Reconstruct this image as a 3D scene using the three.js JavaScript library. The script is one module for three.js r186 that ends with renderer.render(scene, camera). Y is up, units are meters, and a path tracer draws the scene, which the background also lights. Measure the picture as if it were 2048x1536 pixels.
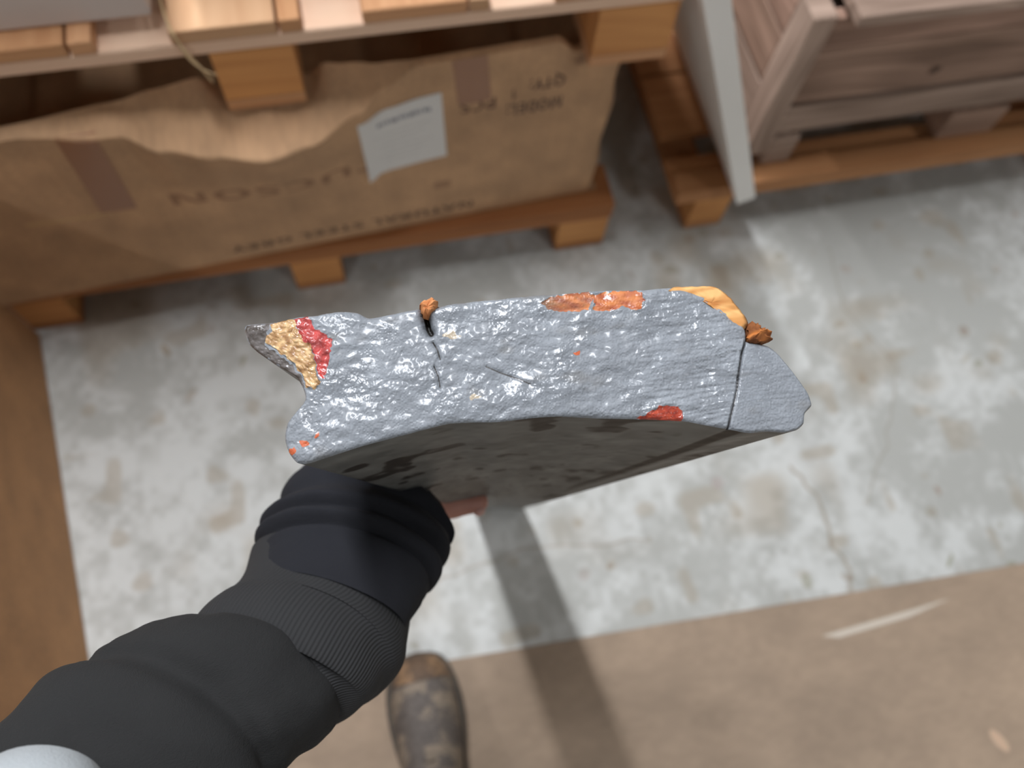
import * as THREE from 'three';
import { RoundedBoxGeometry } from 'three/addons/geometries/RoundedBoxGeometry.js';
import { ImprovedNoise } from 'three/addons/math/ImprovedNoise.js';
import { MarchingCubes } from 'three/addons/objects/MarchingCubes.js';
import { mergeGeometries, mergeVertices, toCreasedNormals } from 'three/addons/utils/BufferGeometryUtils.js';
import { RectAreaLightUniformsLib } from 'three/addons/lights/RectAreaLightUniformsLib.js';

// ------------------------------------------------------------------ camera, exposure, lights
const scene = new THREE.Scene();
scene.background = new THREE.Color(0x0b0b0c);
const camera = new THREE.PerspectiveCamera(2 * Math.atan(768 / 1600) * 180 / Math.PI, 4 / 3, 0.02, 60);
camera.position.set(0, 1.45, 0);
camera.up.set(0.1702, 0.3766, -0.9106);
camera.lookAt(0.1318, 1.45 - 0.9245, -0.3577);
camera.focus = 0.45;
camera.userData.fStop = 4.3;
scene.add(camera);

const renderer = new THREE.WebGLRenderer({ antialias: true });
renderer.toneMapping = THREE.LinearToneMapping;
renderer.toneMappingExposure = 3.2;
renderer.shadowMap.enabled = true;
RectAreaLightUniformsLib.init();

// ceiling fittings: [x, z, length along z, brightness, tint]
const LAMP_Y = 3.6;
const LAMPS = [
  [-0.51, -1.75, 2.4, 36, 0xf6f9ff, 'long ceiling light fitting above the stack of two pallets'],
  [-3.4, -1.2, 1.5, 11, 0xf6f9ff, 'unseen ceiling fill light added beyond the tall plain carton'],  // this and the next three are unseen fittings, added for ambient fill
  [3.0, -1.2, 1.5, 8, 0xf6f9ff, 'unseen ceiling fill light added beyond the weathered crate'],
  [-2.2, 2.6, 1.5, 13, 0xf6f9ff, 'unseen ceiling fill light added behind the person on the carton side'],  // unseen pair, added to brighten faces turned towards the camera
  [2.2, 2.6, 1.5, 13, 0xf6f9ff, 'unseen ceiling fill light added behind the person on the crate side'],
];

// ------------------------------------------------------------------ helpers
function rng(seed) { let s = seed >>> 0; return () => { s = (s + 0x6D2B79F5) | 0; let t = Math.imul(s ^ (s >>> 15), 1 | s); t = (t + Math.imul(t ^ (t >>> 7), 61 | t)) ^ t; return ((t ^ (t >>> 14)) >>> 0) / 4294967296; }; }
const perlin = new ImprovedNoise();
const n3 = (x, y, z = 0.37) => perlin.noise(x, y, z);
function fbm(x, y, z = 0.37, oct = 4) { let a = 1, s = 0, t = 0; for (let i = 0; i < oct; i++) { s += a * perlin.noise(x, y, z + i * 7.3); t += a; a *= 0.5; x *= 2.03; y *= 2.03; z *= 2.03; } return s / t; }
const clamp = (x, a = 0, b = 1) => Math.min(b, Math.max(a, x));
const smooth = (a, b, x) => { const t = clamp((x - a) / (b - a)); return t * t * (3 - 2 * t); };
const mix = (a, b, t) => a + (b - a) * t;
// tileable value noise
function tileNoise(seed, P) { const r = rng(seed), g = new Float32Array(P * P); for (let i = 0; i < g.length; i++) g[i] = r(); const f = t => t * t * (3 - 2 * t);
  return (u, v) => { const x = u * P, y = v * P, xi = Math.floor(x), yi = Math.floor(y), fx = f(x - xi), fy = f(y - yi); const m = k => ((k % P) + P) % P; const a = g[m(yi) * P + m(xi)], b = g[m(yi) * P + m(xi + 1)], c = g[m(yi + 1) * P + m(xi)], d = g[m(yi + 1) * P + m(xi + 1)]; return (a + (b - a) * fx) + ((c + (d - c) * fx) - (a + (b - a) * fx)) * fy; }; }
function tileNoiseA(seed, PX, PY) { const r = rng(seed), g = new Float32Array(PX * PY); for (let i = 0; i < g.length; i++) g[i] = r(); const f = t => t * t * (3 - 2 * t);
  return (u, v) => { const x = u * PX, y = v * PY, xi = Math.floor(x), yi = Math.floor(y), fx = f(x - xi), fy = f(y - yi); const m = (k, P) => ((k % P) + P) % P; const at = (i, j) => g[m(j, PY) * PX + m(i, PX)]; const a = at(xi, yi), b = at(xi + 1, yi), c = at(xi, yi + 1), d = at(xi + 1, yi + 1); return mix(mix(a, b, fx), mix(c, d, fx), fy); }; }
function dataTex(w, h, fn, srgb = true) { const d = new Uint8Array(w * h * 4); for (let y = 0; y < h; y++) for (let x = 0; x < w; x++) { const c = fn((x + 0.5) / w, (y + 0.5) / h); const i = (y * w + x) * 4; d[i] = clamp(c[0], 0, 255); d[i + 1] = clamp(c[1], 0, 255); d[i + 2] = clamp(c[2], 0, 255); d[i + 3] = 255; }
  const t = new THREE.DataTexture(d, w, h); t.wrapS = t.wrapT = THREE.RepeatWrapping; t.magFilter = THREE.LinearFilter; t.minFilter = THREE.LinearMipmapLinearFilter; t.generateMipmaps = true; if (srgb) t.colorSpace = THREE.SRGBColorSpace; t.needsUpdate = true; return t; }
const used = {};
function numbered(n) { used[n] = (used[n] ?? -1) + 1; return used[n] ? `${n}_${String(used[n]).padStart(3, '0')}` : n; }
function shadow(o) { o.castShadow = true; o.receiveShadow = true; return o; }
function thing(name, label, category, pos = [0, 0, 0], turn = 0, group) { const o = new THREE.Group(); o.name = numbered(name); o.position.set(...pos); o.rotation.y = turn; o.userData = { label, category }; if (group) o.userData.group = group; scene.add(o); return o; }
function part(name, geo, mat, parent, label) { const m = shadow(new THREE.Mesh(geo, mat)); m.name = name; if (label) m.userData.label = label; parent.add(m); return m; }
function struct(name, geo, mat, label, category) { const m = shadow(new THREE.Mesh(geo, mat)); m.name = name; m.userData = { kind: 'structure', label, category }; scene.add(m); return m; }
// box with rounded edges, uv in metres, grain along axis g ('x','y','z')
let woodSeed = 1;
function board(x0, x1, y0, y1, z0, z1, g = 'x', r = 0.003) {
  const w = x1 - x0, h = y1 - y0, d = z1 - z0;
  const geo = new RoundedBoxGeometry(w, h, d, 1, Math.min(r, w * 0.3, h * 0.3, d * 0.3));
  const p = geo.attributes.position, n = geo.attributes.normal, uv = geo.attributes.uv, q = rng(woodSeed++ * 77 + 5), ou = q() * 3, ov = q() * 3;
  for (let i = 0; i < p.count; i++) {
    const P = { x: p.getX(i), y: p.getY(i), z: p.getZ(i) }, N = { x: Math.abs(n.getX(i)), y: Math.abs(n.getY(i)), z: Math.abs(n.getZ(i)) };
    const ax = N.x > N.y && N.x > N.z ? 'x' : N.y > N.z ? 'y' : 'z';
    let a, b;
    if (ax === g) { const o = ['x', 'y', 'z'].filter(k => k !== g); a = P[o[0]] * 0.35; b = P[o[1]]; }
    else { a = P[g]; b = P[['x', 'y', 'z'].find(k => k !== g && k !== ax)] + (ax === 'y' ? 0 : 0.31); }
    uv.setXY(i, a + ou, b + ov);
  }
  geo.translate((x0 + x1) / 2, (y0 + y1) / 2, (z0 + z1) / 2);
  return geo;
}
// loft through rings of equal length (arrays of Vector3); closed around; optional caps
function loft(rings, { closed = true, capStart = false, capEnd = false, uv = null } = {}) {
  const N = rings[0].length, M = rings.length, pos = [], uvs = [], idx = [], cols = closed ? N + 1 : N;
  let L = 0;
  for (let j = 0; j < M; j++) { if (j) L += rings[j][0].distanceTo(rings[j - 1][0]); let W = 0; for (let i = 0; i < cols; i++) { const p = rings[j][i % N]; if (i) W += p.distanceTo(rings[j][(i - 1) % N]); pos.push(p.x, p.y, p.z); uvs.push(...(uv ? uv(i, j, p, W, L) : [W, L])); } }
  for (let j = 0; j < M - 1; j++) for (let i = 0; i < cols - 1; i++) { const a = j * cols + i, b = a + 1, c = a + cols, d = c + 1; idx.push(a, b, c, b, d, c); }
  const cap = (j, flip) => { const c0 = new THREE.Vector3(); rings[j].forEach(p => c0.add(p)); c0.multiplyScalar(1 / N); const k = pos.length / 3; pos.push(c0.x, c0.y, c0.z); uvs.push(0, 0); for (let i = 0; i < cols - 1; i++) flip ? idx.push(k, j * cols + i + 1, j * cols + i) : idx.push(k, j * cols + i, j * cols + i + 1); };
  if (capStart) cap(0, false); if (capEnd) cap(M - 1, true);
  const g = new THREE.BufferGeometry(); g.setAttribute('position', new THREE.Float32BufferAttribute(pos, 3)); g.setAttribute('uv', new THREE.Float32BufferAttribute(uvs, 2)); g.setIndex(idx); g.computeVertexNormals(); return g;
}
const V3 = (x, y, z) => new THREE.Vector3(x, y, z);
function gridMesh(nx, ny, fn, uvfn) { const pos = [], uvs = [], idx = []; for (let j = 0; j <= ny; j++) for (let i = 0; i <= nx; i++) { const p = fn(i / nx, j / ny); pos.push(p[0], p[1], p[2]); const t = uvfn ? uvfn(i / nx, j / ny, p) : [p[0], p[1]]; uvs.push(t[0], t[1]); } for (let j = 0; j < ny; j++) for (let i = 0; i < nx; i++) { const a = j * (nx + 1) + i, b = a + 1, c = a + nx + 1, d = c + 1; idx.push(a, b, c, b, d, c); } const g = new THREE.BufferGeometry(); g.setAttribute('position', new THREE.Float32BufferAttribute(pos, 3)); g.setAttribute('uv', new THREE.Float32BufferAttribute(uvs, 2)); g.setIndex(idx); g.computeVertexNormals(); return g; }

// ------------------------------------------------------------------ materials
function woodTexture(seed, base, dark, contrast, knots) {
  const a = tileNoiseA(seed, 6, 90), b = tileNoiseA(seed + 1, 14, 200), c = tileNoise(seed + 2, 9), w = tileNoiseA(seed + 3, 5, 8), r = rng(seed + 9), K = []; for (let i = 0; i < knots; i++) K.push([r(), r(), 0.006 + r() * 0.009]);
  return dataTex(1024, 1024, (u, v) => { let vv = v + (w(u, v) - 0.5) * 0.03, k = 0; for (const [ku, kv, kr] of K) { let du = Math.abs(u - ku), dv = Math.abs(v - kv); du = Math.min(du, 1 - du); dv = Math.min(dv, 1 - dv); const q = Math.hypot(du * 0.8, dv); k = Math.max(k, 1 - smooth(kr * 0.7, kr * 1.3, q)); vv += (v > kv ? 1 : -1) * 0.01 * Math.exp(-q * q / (kr * kr * 8)); }
    let t = 0.5 * a(u, vv) + 0.3 * b(u, vv) + 0.35 * c(u, v) - 0.1; t = clamp(contrast * (1 - t) * 0.9 + k * 0.8); return [0, 1, 2].map(i => mix(base[i], dark[i], t)); });
}
const woodRough = (() => { const a = tileNoiseA(401, 8, 160), c = tileNoise(402, 40); return dataTex(512, 512, (u, v) => { const t = 120 + 90 * a(u, v) + 45 * c(u, v); return [t, t, t]; }, false); })();
const texPalePine = woodTexture(15, [244, 210, 182], [214, 168, 134], 0.4, 2);
const texPine = woodTexture(11, [228, 188, 148], [164, 114, 76], 0.55, 5);
const texOld = woodTexture(21, [212, 184, 166], [92, 72, 58], 0.9, 7);
const woodMat = (tex, color, rough = 0.8, bump = 0.0008) => new THREE.MeshStandardMaterial({ map: tex, color, roughness: rough, bumpMap: woodRough, bumpScale: bump });
const M = {
  pine: [woodMat(texPine, 0xffffff), woodMat(texPine, 0xf6e6d6), woodMat(texPine, 0xfff0e4)],
  block: [woodMat(texPine, 0xffe9c2), woodMat(texPine, 0xffe2b4)],
  pallet2: [woodMat(texPine, 0xead2b8), woodMat(texPine, 0xd8c0a6)],
  old: [woodMat(texOld, 0xffffff), woodMat(texOld, 0xece0d8), woodMat(texOld, 0xfff0ea)],
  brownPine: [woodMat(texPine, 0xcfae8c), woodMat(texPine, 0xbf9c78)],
  pale: [woodMat(texPalePine, 0xffffff), woodMat(texPalePine, 0xfaf2ec)],
  white: new THREE.MeshStandardMaterial({ color: 0xfbf9f4, roughness: 0.45 }),
};
const cardNoise = tileNoise(61, 24), cardNoise2 = tileNoise(62, 200), cardStripe = tileNoiseA(63, 3, 256);
const cardRGB = (u, v) => { const t = 0.9 + 0.1 * cardNoise(u, v) + 0.07 * (cardNoise2(u, v) - 0.5) + 0.03 * (cardStripe(v, u) - 0.5); return t; };
const texCard = dataTex(1024, 1024, (u, v) => { const t = cardRGB(u, v); return [188 * t, 150 * t, 112 * t]; });
M.card = new THREE.MeshStandardMaterial({ map: texCard, roughness: 0.85 });
const OUTLINE = [[-143.7,106.4],[-142.5,108.8],[-139.1,109.4],[-130.7,110.0],[-122.2,110.9],[-113.8,113.0],[-102.5,113.7],[-95.5,115.2],[-88.4,116.1],[-79.3,115.6],[-72.6,112.4],[-66.4,113.3],[-59.9,114.5],[-51.4,116.6],[-43.4,118.1],[-31.4,119.4],[-24.3,120.9],[-17.1,121.8],[-7.1,123.1],[3.0,124.0],[11.6,125.3],[20.3,126.2],[27.5,126.6],[40.5,127.3],[60.8,129.5],[85.5,129.9],[101.5,131.5],[110.2,130.4],[121.7,125.7],[130.2,120.1],[137.2,113.9],[144.1,107.7],[144.7,100.3],[150.1,99.2],[158.1,97.4],[163.7,93.1],[170.4,84.3],[175.7,77.1],[180.2,69.9],[182.0,63.3],[177.7,58.4],[176.8,52.7],[172.6,49.0],[165.4,47.3],[155.5,47.9],[144.1,47.0],[134.2,48.7],[127.2,49.8],[107.5,53.4],[84.9,54.5],[59.4,55.0],[36.9,56.0],[20.0,54.9],[3.2,52.8],[-13.6,52.5],[-25.1,51.9],[-34.6,49.6],[-43.2,47.4],[-59.5,42.9],[-74.6,38.7],[-92.4,32.8],[-103.8,29.2],[-109.6,29.7],[-113.9,34.4],[-116.7,40.8],[-117.2,45.5],[-116.1,52.0],[-111.9,57.6],[-108.3,62.4],[-106.5,66.1],[-107.5,70.3],[-109.3,73.8],[-112.3,78.3],[-123.8,85.1],[-135.7,93.1],[-141.3,98.6]];
const SPINE = [[-98.7,89.8],[-95.6,80.4],[-90.9,67.6],[-75.7,74.7],[20.1,89.5],[117.4,89.9],[139.8,77.0],[162.2,67.0]];
const POLY = {"WOOD_TAIL":[[-127.8,109.1],[-118.1,112.7],[-113.2,110.7],[-114.1,106.3],[-109.2,103.4],[-104.1,96.2],[-102.1,89.0],[-100.6,80.4],[-98.1,74.6],[-101.4,70.9],[-105.9,72.6],[-108.5,80.3],[-112.6,84.6],[-117.0,88.9],[-121.3,91.8],[-124.8,94.6],[-130.0,97.5],[-131.4,101.3],[-127.6,104.2]],"RED_TAIL":[[-114.3,111.9],[-107.6,113.7],[-104.7,110.7],[-102.2,104.9],[-95.0,102.0],[-92.3,99.1],[-93.2,91.9],[-94.3,83.2],[-96.0,76.7],[-98.3,78.4],[-100.8,84.7],[-102.8,93.3],[-107.6,99.1],[-111.7,104.3],[-113.6,107.8]],"DARK_TAIL":[[-143.0,107.6],[-127.8,109.7],[-130.4,104.2],[-130.5,96.1],[-125.6,93.2],[-116.9,86.9],[-109.5,78.9],[-107.0,72.6],[-109.3,73.8],[-123.8,85.1],[-135.7,93.1],[-141.3,98.6]],"PATCH_A":[[26.9,121.5],[31.8,125.1],[40.5,127.0],[55.0,128.5],[56.6,123.5],[54.8,118.1],[49.0,116.9],[37.5,116.8],[30.3,118.0]],"PATCH_B":[[55.0,126.5],[63.7,128.6],[75.3,129.9],[84.6,129.0],[86.8,123.7],[84.9,118.6],[78.5,118.3],[73.6,120.6],[66.4,117.3],[56.2,117.0],[57.8,122.0]],"RED_LOW":[[80.6,55.0],[87.8,57.9],[93.0,61.3],[97.9,62.8],[104.9,61.9],[106.5,57.9],[105.8,53.4],[93.3,53.6],[84.3,54.2]],"CHIP1":[[-114.3,37.5],[-111.6,38.6],[-109.9,36.6],[-112.0,33.9],[-114.0,35.3]],"CHIP2":[[-107.9,41.1],[-104.0,41.7],[-102.9,40.0],[-106.7,38.9]],"CHIP3":[[-100.3,43.6],[-98.1,45.9],[-97.0,45.0],[-99.1,42.5]],"CHIP4":[[45.3,92.2],[47.8,93.4],[49.0,91.7],[47.0,90.5]],"TAN1":[[-29.7,101.8],[-28.3,104.7],[-24.1,104.7],[-19.2,100.7],[-24.0,100.1]],"TAN2":[[-14.3,66.4],[-11.0,68.4],[-7.3,66.4],[-12.3,64.7]]};
const CRACKS = {"TOP":[[-41.2,122.9],[-39.9,114.0],[-38.1,106.7],[-36.6,104.1]],"FINE1":[[-35.1,98.0],[-32.7,94.2],[-31.0,88.4]],"FINE2":[[-34.3,84.1],[-31.9,78.6],[-30.7,72.0]],"SCR":[[-4.8,84.2],[3.1,80.8],[11.6,77.9],[20.1,74.2]],"RIGHT":[[145.6,102.7],[142.6,94.4],[140.1,82.8],[138.1,71.2],[135.7,62.6],[133.7,55.5],[132.2,48.9]]};
const STRIP = [[103.3,131.5],[114.7,131.9],[126.0,132.3],[130.6,130.2],[134.9,127.0],[139.0,121.9],[144.5,114.5],[146.3,109.8]];
const CHIPR = [[144.7,107.7],[147.2,110.7],[151.5,109.2],[155.8,107.7],[158.5,103.9],[159.7,100.4],[155.3,99.2],[150.1,99.2],[145.2,99.7]];
const SPLINTER = [[-43.4,119.3],[-42.3,121.7],[-36.6,123.8],[-33.2,122.3],[-32.6,119.4],[-34.2,117.0],[-36.5,115.5],[-38.2,112.6],[-41.3,113.4],[-41.9,116.4]];
const AX = {"top":[0.0359,1.0151,-0.0928],"a":[0.0804,-0.9748,-0.2081],"u":[0.9786,0.0375,0.2024],"v":[0.1895,0.2199,-0.9569]};
const INNER = [[[-0.0416,0.7928,-0.176],[0.0396,-0.0041,0.0253]],[[-0.0386,0.8123,-0.1691],[0.051,-0.0058,0.0337]],[[-0.0424,0.8285,-0.1566],[0.061,-0.0014,0.026]],[[-0.0509,0.8372,-0.1403],[0.063,-0.0005,0.0245]],[[-0.0597,0.8447,-0.1267],[0.0635,-0.0009,0.0258]],[[-0.064,0.8506,-0.1154],[0.0608,-0.0012,0.0256]],[[-0.0682,0.8578,-0.102],[0.0547,-0.0016,0.0244]],[[-0.0789,0.8657,-0.0846],[0.0503,-0.0027,0.0256]]];
const RIB = [[[-0.0785,0.845,-0.1007],[0.0474,-0.0077,0.0374]],[[-0.0818,0.8547,-0.085],[0.0479,-0.0074,0.0368]],[[-0.0864,0.8653,-0.0723],[0.05,-0.0059,0.0338]],[[-0.0958,0.8766,-0.0631],[0.0514,-0.005,0.032]],[[-0.1058,0.8888,-0.0564],[0.0515,-0.005,0.0319]],[[-0.1133,0.8944,-0.0456],[0.0478,-0.0045,0.0293]],[[-0.1217,0.9016,-0.0392],[0.0432,-0.0032,0.0241]]];
const JACK = [[[-0.1138,0.8951,-0.0477],[0.0424,-0.0036,0.025]],[[-0.1263,0.9069,-0.0463],[0.0521,-0.0074,0.0384]],[[-0.1407,0.916,-0.0416],[0.0553,-0.0089,0.0433]],[[-0.1592,0.9244,-0.0337],[0.06,-0.0082,0.0432]],[[-0.1723,0.9299,-0.022],[0.0617,-0.0086,0.0449]],[[-0.1918,0.9333,-0.0073],[0.064,-0.0093,0.0476]],[[-0.2196,0.9324,0.0128],[0.0671,-0.0107,0.0524]],[[-0.2516,0.9294,0.0368],[0.0709,-0.0116,0.0562]],[[-0.2736,0.9231,0.0533],[0.065,-0.0094,0.0483]],[[-0.2928,0.9169,0.0678],[0.0449,-0.0052,0.0299]],[[-0.3036,0.9128,0.0744],[0.0194,-0.0023,0.013]]];
const GREY = [[-0.1987,1.0104,-0.0134],[-0.27,1.4,0.34]];
// ------------------------------------------------------------------ the room
{
  const a = tileNoise(101, 7), b = tileNoise(102, 23), c = tileNoise(103, 75), d = tileNoise(104, 260), e = tileNoise(105, 13), f = tileNoise(106, 48), S = 2048, SPAN = 3.2;
  const cv = document.createElement('canvas'); cv.width = cv.height = S; const x2 = cv.getContext('2d'); const im = x2.createImageData(S, S);
  for (let y = 0; y < S; y++) for (let x = 0; x < S; x++) {
    const u = x / S, v = y / S; let t = 0.22 * a(u, v) + 0.28 * b(u, v) + 0.3 * c(u, v) + 0.2 * d(u, v);
    const pale = smooth(0.34, 0.66, t), brown = smooth(0.6, 0.85, 0.55 * e(u, v) + 0.45 * f(u, v)) * 0.42 + smooth(0.78, 0.9, c(u + 0.31, v + 0.17)) * 0.35;
    let r = mix(174, 205, pale), g = mix(174, 206, pale), bl = mix(168, 202, pale);
    r = mix(r, 150, brown); g = mix(g, 134, brown); bl = mix(bl, 112, brown);
    const i = (y * S + x) * 4; im.data[i] = r; im.data[i + 1] = g; im.data[i + 2] = bl; im.data[i + 3] = 255;
  }
  x2.putImageData(im, 0, 0);
  // hairline cracks and stains, drawn in metres (world x, z) within the span centred on (0.3, -0.6)
  const X0 = 0.3 - SPAN / 2, Z0 = -0.6 - SPAN / 2, px = (x, z) => [(x - X0) / SPAN * S, (z - Z0) / SPAN * S];
  const r = rng(9);
  const crack = (pts, w, col) => { x2.strokeStyle = col; x2.lineWidth = w / SPAN * S; x2.lineJoin = 'round'; x2.beginPath(); pts.forEach((p, k) => { for (let s = 0; s < 6; s++) { const q = pts[Math.min(k + 1, pts.length - 1)], t = s / 6; const [X, Y] = px(mix(p[0], q[0], t) + (r() - 0.5) * 0.01, mix(p[1], q[1], t) + (r() - 0.5) * 0.01); k + s ? x2.lineTo(X, Y) : x2.moveTo(X, Y); } }); x2.stroke(); };
  crack([[0.70, -0.30], [0.733, -0.221], [0.724, -0.146], [0.742, -0.086], [0.728, -0.052]], 0.007, 'rgba(120,100,78,0.35)');
  crack([[-0.1, -0.20], [0.003, -0.217], [0.154, -0.241], [0.392, -0.212]], 0.005, 'rgba(130,112,92,0.28)');
  crack([[0.74, -0.84], [0.775, -0.73], [0.78, -0.62], [0.80, -0.5]], 0.022, 'rgba(222,224,220,0.3)');
  crack([[0.95, -0.75], [0.93, -0.6], [0.99, -0.45], [0.9, -0.3], [0.82, -0.2]], 0.005, 'rgba(120,104,84,0.2)');
  for (let k = 0; k < 260; k++) { const [X, Y] = px(0.3 + (r() - 0.5) * SPAN, -0.6 + (r() - 0.5) * SPAN); x2.fillStyle = `rgba(${110 + r() * 30},${90 + r() * 25},${66 + r() * 20},${0.15 + r() * 0.3})`; x2.beginPath(); x2.ellipse(X, Y, 2 + r() * 8, 2 + r() * 6, r() * 3, 0, 7); x2.fill(); }
  const tex = new THREE.CanvasTexture(cv); tex.colorSpace = THREE.SRGBColorSpace; tex.wrapS = tex.wrapT = THREE.RepeatWrapping; tex.flipY = false;
  const W = 12, D = 12, g = new THREE.BoxGeometry(W, 0.2, D); g.translate(0, -0.1, 0); const p = g.attributes.position, uv = g.attributes.uv; for (let i = 0; i < p.count; i++) uv.setXY(i, (p.getX(i) - X0) / SPAN, (p.getZ(i) - Z0) / SPAN);
  struct('floor', g, new THREE.MeshStandardMaterial({ map: tex, roughness: 0.62 }), 'worn grey concrete warehouse floor with brown stains', 'floor');
  const paint = new THREE.MeshStandardMaterial({ color: 0xb9b4ac, roughness: 0.9 }), ceil = new THREE.MeshStandardMaterial({ color: 0xc4c2be, roughness: 0.9 });
  const bx = (w, h, d, x, y, z) => { const q = new THREE.BoxGeometry(w, h, d); q.translate(x, y, z); return q; };
  struct('ceiling', bx(12, 0.2, 12, 0, 4.1, 0), ceil, 'plain pale warehouse ceiling', 'ceiling');
  struct('wall_back', bx(12, 4, 0.2, 0, 2, -6.1), paint, 'plain warehouse wall behind the pallets', 'wall');
  struct('wall_front', bx(12, 4, 0.2, 0, 2, 6.1), paint, 'plain warehouse wall facing the pallets', 'wall');
  struct('wall_left', bx(0.2, 4, 12, -6.1, 2, 0), paint, 'plain warehouse side wall beside the carton', 'wall');
  struct('wall_right', bx(0.2, 4, 12, 6.1, 2, 0), paint, 'plain warehouse side wall beside the crate', 'wall');
}
LAMPS.forEach(([x, z, len, power, tint, label]) => {
  const t = thing('ceiling_light', label, 'light', [x, LAMP_Y, z], Math.atan2(0.155, 1), 'ceiling light fittings');
  part('housing', new RoundedBoxGeometry(0.22, 0.07, len + 0.06, 2, 0.01), new THREE.MeshStandardMaterial({ color: 0xd8d8d6, roughness: 0.5 }), t).position.y = 0.045;
  const dm = part('diffuser', new RoundedBoxGeometry(0.16, 0.012, len, 2, 0.004), new THREE.MeshStandardMaterial({ color: 0xffffff, emissive: tint, emissiveIntensity: 1.5, roughness: 0.4 }), t);
  dm.castShadow = false;
  for (const s of [-1, 1]) part('hanger_rod', new THREE.CylinderGeometry(0.006, 0.006, 0.32, 8), M.white, t).position.set(0, 0.24, s * len * 0.4);
  const l = new THREE.RectAreaLight(tint, power, 0.16, len); l.position.set(0, -0.012, 0); l.rotation.x = -Math.PI / 2; l.castShadow = true; l.name = 'lamp_light'; t.add(l);
});

// ------------------------------------------------------------------ pallets
function pallet(name, label, o) {
  const t = thing(name, label, 'pallet');
  const { y, z0, z1, blocks, deck, stringerY, deckH, xa, xb, mats, group } = o;
  if (group) t.userData.group = group;
  const zs = [[z0 - 0.1, z0], [(z0 + z1) / 2 - 0.05, (z0 + z1) / 2 + 0.05], [z1, z1 + 0.1]];
  let k = 0;
  for (const [bx0, bx1] of blocks) {
    part('bottom_board', board(bx0, bx1, y, y + 0.02, z1, z0 - 0.001, 'z'), mats[k++ % mats.length], t);
    for (const [za, zb] of zs) part('block', board(bx0 + 0.001, bx1 - 0.001, y + 0.0205, stringerY - 0.0005, za, zb - (k % 2) * 0.001, 'x', 0.002), o.blockMats[k++ % o.blockMats.length], t);
  }
  for (const [za, zb] of zs) part('stringer_board', board(xa, xb, stringerY, stringerY + 0.021, za, zb, 'x'), (o.stringers || mats)[k++ % 2], t);
  for (const [dx0, dx1, dz0, dz1] of deck) part('deck_board', dz0 === undefined ? board(dx0, dx1, stringerY + 0.0215, stringerY + 0.0215 + deckH, z1, z0 + 0.001, 'z') : board(dx0, dx1, stringerY + 0.0215, stringerY + 0.0215 + deckH, dz0, dz1, 'x'), mats[k++ % mats.length], t);
  return t;
}
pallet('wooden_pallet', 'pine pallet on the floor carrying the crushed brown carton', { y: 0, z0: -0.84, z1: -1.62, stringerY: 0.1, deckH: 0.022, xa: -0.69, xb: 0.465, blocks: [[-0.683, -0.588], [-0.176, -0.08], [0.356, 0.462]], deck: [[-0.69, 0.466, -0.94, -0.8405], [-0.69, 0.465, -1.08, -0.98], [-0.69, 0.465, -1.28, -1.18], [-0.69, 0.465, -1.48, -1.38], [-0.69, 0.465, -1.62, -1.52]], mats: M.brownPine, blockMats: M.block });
pallet('wooden_pallet', 'pine pallet stacked on top of the crushed brown carton', { y: 0.5225, z0: -0.84, z1: -1.62, stringerY: 0.63, deckH: 0.021, xa: -0.70, xb: 0.475, blocks: [[-0.695, -0.585], [-0.176, -0.066], [0.352, 0.473]], deck: [[-0.695, -0.51], [-0.43, -0.336], [-0.333, -0.303], [-0.213, -0.081], [-0.078, -0.05], [0.028, 0.166], [0.169, 0.196], [0.285, 0.40], [0.404, 0.473]], mats: M.pine, blockMats: M.block, stringers: M.pale });
pallet('wooden_pallet', 'pine pallet on the floor under the weathered wooden crate', { y: 0, z0: -0.845, z1: -1.75, stringerY: 0.1, deckH: 0.022, xa: 0.6, xb: 1.8, blocks: [[0.645, 0.728], [1.5, 1.57], [1.7, 1.79]], deck: [[0.598, 1.8, -0.892, -0.842], [0.6, 1.8, -1.14, -0.985], [0.6, 1.8, -1.33, -1.145], [0.6, 1.8, -1.52, -1.335], [0.6, 1.8, -1.75, -1.6]], mats: M.pallet2, blockMats: M.block });

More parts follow.
